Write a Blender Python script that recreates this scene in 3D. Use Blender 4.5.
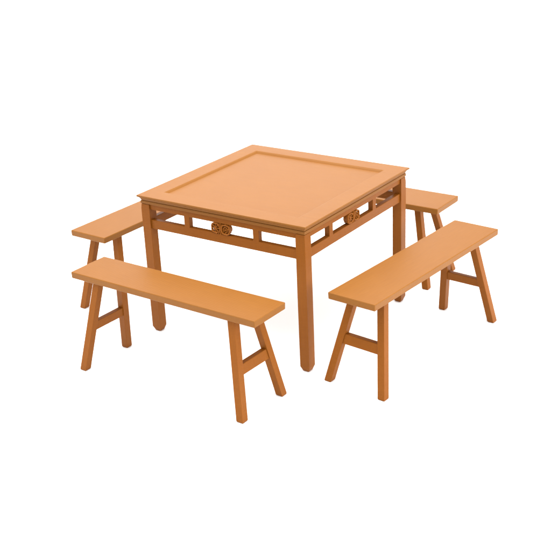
import bpy, bmesh, math
from mathutils import Vector, Matrix

# ------------------------------------------------------------------ clearing
for o in list(bpy.data.objects):
    bpy.data.objects.remove(o, do_unlink=True)
S = bpy.context.scene
C = S.collection

# ------------------------------------------------------------------ camera
EL, AZ, ROLL, DIST = 0.39924, -0.95593, -0.047102, 5.2649
AIM = Vector((0.21355, -0.34241, 0.4))
dirv = Vector((math.cos(EL) * math.cos(AZ), math.cos(EL) * math.sin(AZ), math.sin(EL)))
fw = -dirv
rt = fw.cross(Vector((0, 0, 1))).normalized()
up = rt.cross(fw)
r2 = rt * math.cos(ROLL) + up * math.sin(ROLL)
u2 = -rt * math.sin(ROLL) + up * math.cos(ROLL)
cd = bpy.data.cameras.new('camera')
cam = bpy.data.objects.new('camera', cd)
C.objects.link(cam)
pos = AIM + dirv * DIST
cam.matrix_world = Matrix(((r2.x, u2.x, -fw.x, pos.x), (r2.y, u2.y, -fw.y, pos.y),
                    (r2.z, u2.z, -fw.z, pos.z), (0, 0, 0, 1)))
cd.sensor_width = 36
cd.lens = 1083.45 / 551 * 36
cd.clip_start = 0.05
cd.clip_end = 500
cd.dof.use_dof = True
cd.dof.focus_distance = 4.75
cd.dof.aperture_fstop = 4.5
S.camera = cam

# ------------------------------------------------------------------ studio light
W = bpy.data.worlds.new('World')
S.world = W
W.use_nodes = True
bg = W.node_tree.nodes['Background']
bg.inputs[0].default_value = (1.0, 1.0, 1.0, 1)
# bright studio: added white ambient light, dimmed towards the horizon to darken upright faces
_n, _k = W.node_tree.nodes, W.node_tree.links
_tc = _n.new('ShaderNodeTexCoord')
_sp = _n.new('ShaderNodeSeparateXYZ')
_mr = _n.new('ShaderNodeMapRange')
_mr.inputs['From Min'].default_value = 0.0
_mr.inputs['From Max'].default_value = 1.0
_mr.inputs['To Min'].default_value = 0.66
_mr.inputs['To Max'].default_value = 2.85
_k.new(_tc.outputs['Generated'], _sp.inputs[0])
_k.new(_sp.outputs['Z'], _mr.inputs['Value'])
_k.new(_mr.outputs[0], bg.inputs[1])


def area(name, loc, target, size, watts, col=(1, 1, 1)):
    l = bpy.data.lights.new(name, 'AREA')
    l.shape = 'SQUARE'
    l.size = size
    l.energy = watts
    l.color = col
    o = bpy.data.objects.new(name, l)
    C.objects.link(o)
    o.location = loc
    o.rotation_euler = (Vector(target) - Vector(loc)).to_track_quat('-Z', 'Y').to_euler()
    return o


area('overhead_softbox', (-0.2, -0.6, 6.0), (0, -0.1, 0.4), 4.6, 590, (1, 0.99, 0.97))
area('back_softbox', (-4.4, 6.2, 4.0), (0, 0, 0.6), 4.5, 120)
area('side_softbox', (5.2, 0.4, 1.3), (0, 0, 0.4), 1.8, 185)

S.view_settings.view_transform = 'Standard'
S.view_settings.look = 'None'
S.view_settings.exposure = 0.18
S.view_settings.gamma = 1.0


# ------------------------------------------------------------------ materials
def orange(name, base, axis='Z', rough=0.47, lines=420.0, bump=0.10, spec=0.15, grain='X'):
    """moulded orange-brown plastic: faint tonal mottling, fine layer lines"""
    m = bpy.data.materials.new(name)
    m.use_nodes = True
    n = m.node_tree.nodes
    k = m.node_tree.links
    b = n['Principled BSDF']
    tc = n.new('ShaderNodeTexCoord')
    n1 = n.new('ShaderNodeTexNoise')
    n1.inputs['Scale'].default_value = 5.0
    n1.inputs['Detail'].default_value = 4
    n2 = n.new('ShaderNodeTexNoise')
    n2.inputs['Scale'].default_value = 160.0
    n2.inputs['Detail'].default_value = 3
    k.new(tc.outputs['Object'], n1.inputs['Vector'])
    mp = n.new('ShaderNodeMapping')
    mp.inputs['Scale'].default_value = {'Z': (1.4, 1.4, 0.05), 'X': (0.05, 1.2, 1.2), 'Y': (1.2, 0.05, 1.2)}[grain]
    k.new(tc.outputs['Object'], mp.inputs['Vector'])
    k.new(mp.outputs[0], n2.inputs['Vector'])
    cr = n.new('ShaderNodeValToRGB')
    cr.color_ramp.elements[0].position = 0.3
    cr.color_ramp.elements[1].position = 0.7
    cr.color_ramp.elements[0].color = (base[0] * 0.98, base[1] * 0.97, base[2] * 0.95, 1)
    cr.color_ramp.elements[1].color = (base[0] * 1.02, base[1] * 1.03, base[2] * 1.05, 1)
    k.new(n1.outputs[0], cr.inputs[0])
    mx = n.new('ShaderNodeMixRGB')
    mx.blend_type = 'MULTIPLY'
    mx.inputs[0].default_value = 0.20
    k.new(cr.outputs[0], mx.inputs[1])
    k.new(n2.outputs[0], mx.inputs[2])
    k.new(mx.outputs[0], b.inputs['Base Color'])
    wv = n.new('ShaderNodeTexWave')
    wv.wave_type = 'BANDS'
    wv.bands_direction = axis
    wv.inputs['Scale'].default_value = lines / 20.0
    wv.inputs['Distortion'].default_value = 1.2
    wv.inputs['Detail'].default_value = 2
    wv.inputs['Detail Scale'].default_value = 3
    k.new(tc.outputs['Object'], wv.inputs['Vector'])
    ad = n.new('ShaderNodeMath')
    ad.operation = 'ADD'
    k.new(wv.outputs['Fac'], ad.inputs[0])
    k.new(n2.outputs[0], ad.inputs[1])
    bp = n.new('ShaderNodeBump')
    bp.inputs['Strength'].default_value = bump
    bp.inputs['Distance'].default_value = 0.002
    k.new(ad.outputs[0], bp.inputs['Height'])
    k.new(bp.outputs[0], b.inputs['Normal'])
    b.inputs['Roughness'].default_value = rough
    b.inputs['IOR'].default_value = 1.48
    b.inputs['Specular IOR Level'].default_value = spec
    return m


BASE = (0.185, 0.0680, 0.0082)
M_TOP = orange('orange_plastic_top', BASE, 'Y', 0.5, 500, 0.05)
M_SEAT = orange('orange_plastic_seat', BASE, 'X', 0.5, 400, 0.05)
M_LEG = orange('orange_plastic_leg', (0.184, 0.0560, 0.0056), 'Z', 0.45, 900, 0.12, 0.08, 'Z')  # same plastic as the tops; shade of upright faces put into a deeper colour
M_CARVE = orange('orange_plastic_carving', (0.225, 0.070, 0.0070), 'Z', 0.42, 900, 0.12, 0.12, 'Z')

fm = bpy.data.materials.new('white_sweep_paper')
fm.use_nodes = True
fb = fm.node_tree.nodes['Principled BSDF']
fn = fm.node_tree.nodes.new('ShaderNodeTexNoise')
fn.inputs['Scale'].default_value = 30
fr = fm.node_tree.nodes.new('ShaderNodeValToRGB')
fr.color_ramp.elements[0].color = (0.84, 0.84, 0.84, 1)
fr.color_ramp.elements[1].color = (0.86, 0.86, 0.86, 1)
fm.node_tree.links.new(fn.outputs[0], fr.inputs[0])
fm.node_tree.links.new(fr.outputs[0], fb.inputs['Base Color'])
fb.inputs['Roughness'].default_value = 0.9
fb.inputs['Specular IOR Level'].default_value = 0.1


# ------------------------------------------------------------------ mesh helpers
def finish(name, bm, mat, parent, bevel=0.0, seg=2, smooth=True):
    bmesh.ops.remove_doubles(bm, verts=bm.verts, dist=1e-6)
    bmesh.ops.recalc_face_normals(bm, faces=bm.faces)
    me = bpy.data.meshes.new(name)
    bm.to_mesh(me)
    bm.free()
    me.materials.append(mat)
    o = bpy.data.objects.new(name, me)
    C.objects.link(o)
    if parent:
        o.parent = parent
    if bevel:
        b = o.modifiers.new('bevel', 'BEVEL')
        b.width = bevel
        b.segments = seg
        b.limit_method = 'ANGLE'
        b.angle_limit = math.radians(28)
        b.harden_normals = True
    if smooth:
        for p in me.polygons:
            p.use_smooth = True
        if not bevel:
            me.set_sharp_from_angle(angle=math.radians(32))
    return o


def loft(bm, rings, cap0=True, cap1=True):
    vs = [[bm.verts.new(p) for p in r] for r in rings]
    for a, b in zip(vs, vs[1:]):
        n = len(a)
        for i in range(n):
            bm.faces.new((a[i], a[(i + 1) % n], b[(i + 1) % n], b[i]))
    if cap0:
        bm.faces.new(vs[0][::-1])
    if cap1:
        bm.faces.new(vs[-1])


def sq(cx, cy, a, z, b=None):
    b = a if b is None else b
    return [(cx - a, cy - b, z), (cx + a, cy - b, z), (cx + a, cy + b, z), (cx - a, cy + b, z)]


def box(bm, x0, x1, y0, y1, z0, z1):
    loft(bm, [[(x0, y0, z), (x1, y0, z), (x1, y1, z), (x0, y1, z)] for z in (z0, z1)])


def empty(name, loc, rot, label, cat, group=None):
    o = bpy.data.objects.new(name, None)
    C.objects.link(o)
    o.location = loc
    o.rotation_euler = (0, 0, rot)
    o.empty_display_size = 0.1
    o['label'] = label
    o['category'] = cat
    if group:
        o['group'] = group
    return o


# ------------------------------------------------------------------ the surface
bm = bmesh.new()
# one white sheet, flat under the furniture and curving up far behind it
prof = [(-40, 0.0)] + [(18, 0.0)] + [(18 + 6 * math.sin(t), 6 - 6 * math.cos(t)) for t in
                                       [math.radians(a) for a in range(6, 91, 6)]] + [(24, 14)]
ca, sa = math.cos(AZ + math.pi), math.sin(AZ + math.pi)
prev = None
for d, z in prof:
    row = [bm.verts.new((ca * d - sa * s, sa * d + ca * s, z)) for s in (-45, 45)]
    if prev:
        bm.faces.new((prev[0], prev[1], row[1], row[0]))
    prev = row
g = finish('ground', bm, fm, None)
g['kind'] = 'structure'
g['label'] = 'plain white studio surface under the furniture'

# ------------------------------------------------------------------ the table
H = 0.7506
T = empty('square_table', (0, 0, 0), 0,
          'square orange-brown table with pierced apron standing between the four benches', 'table')

# tabletop: overhanging frame with an ogee underside and a sunken centre
bm = bmesh.new()
RC = 0.401
loft(bm, [sq(0, 0, a, H + z) for a, z in [
    (RC - 0.009, -0.0115), (RC - 0.0010, -0.0022), (RC + 0.0018, -0.0006), (RC + 0.0055, 0.0), (0.4985, 0.0), (0.5, -0.0012), (0.5, -0.0085),
    (0.4978, -0.0102), (0.4935, -0.0122), (0.4895, -0.0158), (0.4868, -0.0198), (0.4856, -0.0235),
    (0.4853, -0.0262), (0.4828, -0.0268), (0.4828, -0.0284), (0.4862, -0.0290), (0.4868, -0.0300), (0.4868, -0.0425), (0.4858, -0.0438), (0.462, -0.0442), (0.462, -0.03), (RC - 0.009, -0.03), (RC - 0.009, -0.0115)]],
     False, False)
top = finish('tabletop', bm, M_TOP, T)
bm = bmesh.new()
RP = RC - 0.0094
box(bm, -RP, RP, -RP, RP, H - 0.029, H - 0.0113)
finish('centre_panel', bm, M_TOP, top)

# legs: square posts with eased feet, a small neck where they meet the moulding
LO, LW = 0.4865, 0.052
# three legs: nothing of the far corner's leg shows in the photograph
for sx, sy in ((-1, -1), (1, -1), (1, 1)):
    bm = bmesh.new()
    rings = []
    for z, ins in [(0.0, 0.0130), (0.0035, 0.0095), (0.027, 0.0), (H - 0.070, 0.0), (H - 0.0478, 0.0022),
                   (H - 0.0462, 0.0036), (H - 0.0460, 0.010), (H - 0.0435, 0.0105)]:
        rings.append(sq(0, 0, LW / 2 - ins, z))
    # the neck pulls in only the outer faces; keep the centre fixed
    loft(bm, rings)
    c = LO - LW / 2
    for v in bm.verts:
        v.co.x += sx * c
        v.co.y += sy * c
    finish('leg', bm, M_LEG, T, 0.0035, 3)


def grid_board(bm, xs, zs, holes, y0, y1):
    """a board in the xz plane cut from a grid; cells named in holes stay open"""
    filled = lambda i, j: 0 <= i < len(xs) - 1 and 0 <= j < len(zs) - 1 and (i, j) not in holes
    V = {}

    def v(i, j, k):
        key = (i, j, k)
        if key not in V:
            V[key] = bm.verts.new((xs[i], (y0, y1)[k], zs[j]))
        return V[key]
    for i in range(len(xs) - 1):
        for j in range(len(zs) - 1):
            if not filled(i, j):
                continue
            bm.faces.new((v(i, j, 0), v(i + 1, j, 0), v(i + 1, j + 1, 0), v(i, j + 1, 0)))
            bm.faces.new((v(i, j, 1), v(i, j + 1, 1), v(i + 1, j + 1, 1), v(i + 1, j, 1)))
            if not filled(i - 1, j):
                bm.faces.new((v(i, j, 0), v(i, j + 1, 0), v(i, j + 1, 1), v(i, j, 1)))
            if not filled(i + 1, j):
                bm.faces.new((v(i + 1, j, 0), v(i + 1, j, 1), v(i + 1, j + 1, 1), v(i + 1, j + 1, 0)))
            if not filled(i, j - 1):
                bm.faces.new((v(i, j, 0), v(i, j, 1), v(i + 1, j, 1), v(i + 1, j, 0)))
            if not filled(i, j + 1):
                bm.faces.new((v(i, j + 1, 0), v(i + 1, j + 1, 0), v(i + 1, j + 1, 1), v(i, j + 1, 1)))


def tube(bm, pts, rad, y_scale=1.0, closed=False, n=8):
    """bent rod through points (x, y, z), lying roughly in the xz plane"""
    P = [Vector(p) for p in pts]
    rings = []
    m = len(P)
    for i in range(m):
        a = P[(i - 1) % m] if (closed or i) else P[0]
        b = P[(i + 1) % m] if (closed or i < m - 1) else P[-1]
        t = (b - a).normalized()
        yv = Vector((0, 1, 0))
        s = t.cross(yv).normalized()
        rings.append([P[i] + s * (rad * math.cos(q)) + yv * (rad * y_scale * math.sin(q))
                      for q in [2 * math.pi * w / n for w in range(n)]])
    if closed:
        vs = [[bm.verts.new(p) for p in r] for r in rings]
        for k in range(m):
            a, b = vs[k], vs[(k + 1) % m]
            for i in range(n):
                bm.faces.new((a[i], a[(i + 1) % n], b[(i + 1) % n], b[i]))
    else:
        loft(bm, rings)


Z1, Z0, ZB = H - 0.0735, H - 0.1285, H - 0.1745     # opening top, opening bottom, rail bottom
ROUT, RIN = 0.4775, 0.449
XL = LO - LW + 0.004


def medallion(bm, x):
    """pierced carved knot: two squarish facing scrolls tied in the middle, on a lobed back"""
    zc = (Z1 + Z0) / 2
    hz = (Z1 - Z0) / 2
    y = -0.4745

    def P(u, v, dy=0.0):
        return (x + u, y + dy, zc + v)

    def rr(cx, cz, a, b, k=24, t0=0.0, t1=360.0, pw=0.62):
        out = []
        for i in range(k + 1):
            t = math.radians(t0 + (t1 - t0) * i / k)
            c, s_ = math.cos(t), math.sin(t)
            out.append(P(cx + a * math.copysign(abs(c) ** pw, c), cz + b * math.copysign(abs(s_) ** pw, s_)))
        return out
    r = 0.0040
    tube(bm, rr(0.0300, -0.001, 0.0225, hz - 0.005)[:-1], r, 1.9, True)
    tube(bm, rr(0.0300, -0.001, 0.0105, 0.0120, 24, -60, 240)[:-1], 0.0032, 2.0)
    tube(bm, [P(0.030, -0.010), P(0.030, -hz + .005)], 0.0030, 1.8)
    tube(bm, [P(0.041, 0.004), P(0.052, 0.004)], 0.0028, 1.8)
    tube(bm, rr(-0.0300, 0.001, 0.0225, hz - 0.005, 22, 25, 300), r, 1.9)
    tube(bm, [P(-0.046, 0.015), P(-0.036, 0.007, -.001), P(-0.024, -0.007, -.001), P(-0.014, -0.016)], 0.0032, 1.9)
    tube(bm, [P(-0.045, -0.013), P(-0.036, -0.008), P(-0.024, 0.009), P(-0.013, 0.015)], 0.0032, 1.7)
    tube(bm, [P(-0.030, -hz + .006), P(-0.030, hz - .006)], 0.0028, 1.8)
    tube(bm, [P(-0.050, 0.0), P(-0.012, 0.0)], 0.0028, 1.8)
    for sgn in (-1, 1):
        tube(bm, [P(-0.012, -sgn * (hz - .003)), P(-0.004, -sgn * 0.008, -0.002), P(0.004, sgn * 0.008, -0.002),
                  P(0.012, sgn * (hz - .003))], 0.0034, 1.9)
    tube(bm, [P(-0.012, 0.0), P(0.012, 0.0)], 0.0032, 2.2)
    tube(bm, [P(0.0, -hz - .002), P(0.0, -0.012)], 0.0034, 1.9)
    tube(bm, [P(0.0, 0.012), P(0.0, hz + .002)], 0.0034, 1.9)
    for cx, cz, q in ((0.030, -0.001, 0.0052), (-0.049, 0.016, 0.0055), (-0.0500, -0.014, 0.0055), (0.0505, 0.015, 0.0050), (0.049, -0.017, 0.0058),
                      (-0.034, hz - .004, 0.0050), (0.031, hz - .004, 0.0048), (0.036, -hz + .003, 0.0050),
                      (-0.026, -hz + .003, 0.0050)):
        m = bmesh.ops.create_icosphere(bm, subdivisions=2, radius=q)
        for v in m['verts']:
            v.co.y *= 1.5
            v.co += Vector(P(cx, cz))
    # lobed back that the relief stands on, reaching well behind the apron face
    pts = []
    for i in range(48):
        t = 2 * math.pi * i / 48
        w = 0.0495 * (1 + 0.05 * math.cos(8 * t))
        c, s_ = math.cos(t), math.sin(t)
        pts.append((x + w * math.copysign(abs(c) ** 0.5, c), zc + (hz - 0.0005) * math.copysign(abs(s_) ** 0.5, s_)))
    loft(bm, [[(px, yy, pz) for px, pz in pts] for yy in (-0.4665, -0.450)])


# four aprons: front, right, back, left (rotations of the front one); the right one sits a touch off centre
for k, off in ((0, 0.0), (1, -0.037), (2, 0.0), (3, 0.0)):
    bm = bmesh.new()
    pc, pw = 0.206, 0.0165
    xs = [-XL, -pc - pw + off, -pc + pw + off, pc - pw + off, pc + pw + off, XL]
    zs = [ZB, Z0, Z1, H - 0.0432]
    grid_board(bm, xs, zs, {(0, 1), (2, 1), (4, 1)}, -ROUT, -RIN)
    a = finish('apron', bm, M_LEG, T, 0.0022, 2)
    a.rotation_euler = (0, 0, k * math.pi / 2)
    bm = bmesh.new()
    medallion(bm, off)
    finish('medallion', bm, M_CARVE, a)

# ------------------------------------------------------------------ the benches
SH, ST = 0.4848, 0.0335


def bench(loc, rot, label, x0, x1, y0, y1, feet, lw=0.0372):
    t = empty('bench', (loc[0], loc[1], 0), rot, label, 'bench', 'benches set round the table')
    bm = bmesh.new()
    e = 0.0022
    loft(bm, [[(x0 + i, y0 + i, z), (x1 - i, y0 + i, z), (x1 - i, y1 - i, z), (x0 + i, y1 - i, z)]
              for z, i in ((SH - ST, 0.001), (SH, 0.0))])
    finish('seat', bm, M_SEAT, t, 0.0045, 3)
    lx, ly = 0.4035, 0.0725
    hw = lw / 2
    ends = {}
    for (sx, sy), (fx, fy) in feet.items():
        A = Vector((sx * lx, sy * ly, SH - ST + 0.004))
        Bf = Vector((fx, fy, 0.0))
        bm = bmesh.new()
        rings = []
        for z, ins in ((0.0, 0.0045), (0.0016, 0.0022), (0.005, 0.0003), (0.010, 0.0), (SH - ST + 0.004, 0.0)):
            u = z / A.z
            c = Bf.lerp(A, u)
            rings.append(sq(c.x, c.y, hw - ins, z))
        loft(bm, rings)
        finish('leg', bm, M_LEG, t, 0.0042, 3)
        ends[(sx, sy)] = (A, Bf)
    for sx in (-1, 1):
        if (sx, -1) not in ends or (sx, 1) not in ends:
            continue
        bm = bmesh.new()
        zb, zt, hx = 0.2000, 0.2480, 0.0135
        rings = []
        for sy in (-1, 1):
            A, Bf = ends[(sx, sy)]
            ring = []
            for z, d in ((zb, -hx), (zb, hx), (zt, hx), (zt, -hx)):
                c = Bf.lerp(A, z / A.z)
                ring.append((c.x + d, c.y, z))
            rings.append(ring)
        loft(bm, rings)
        finish('stretcher', bm, M_LEG, t, 0.003, 2)
    return t


f = lambda a, b, c, d: {(-1, -1): a, (-1, 1): b, (1, 1): c, (1, -1): d}
bench((-0.0125, -0.8437), -0.0244, 'long orange bench at the front left, whole seat showing, nearest the left table leg',
      -0.552, 0.5475, -0.108, 0.122, f((-0.479, -0.157), (-0.474, 0.136), (0.494, 0.134), (0.484, -0.154)))
bench((0.8157, -0.0203), 1.4884, 'long orange bench at the front right, running from the front table leg towards the rear',
      -0.5455, 0.567, -0.126, 0.128, f((-0.500, -0.136), (-0.490, 0.173), (0.493, 0.143), (0.494, -0.148)))
bench((-0.8437, 0.0332), 1.5408, 'orange bench at the rear left, partly hidden by the table, behind the front left bench',
      -0.549, 0.55, -0.126, 0.120, {(-1, -1): (-0.485, -0.148), (-1, 1): (-0.485, 0.156)})
bench((0.0301, 0.8098), -0.0092, 'orange bench at the rear right, only its right end showing past the table',
      -0.55, 0.557, -0.145, 0.108, {(1, 1): (0.490, 0.180), (1, -1): (0.489, -0.130)})
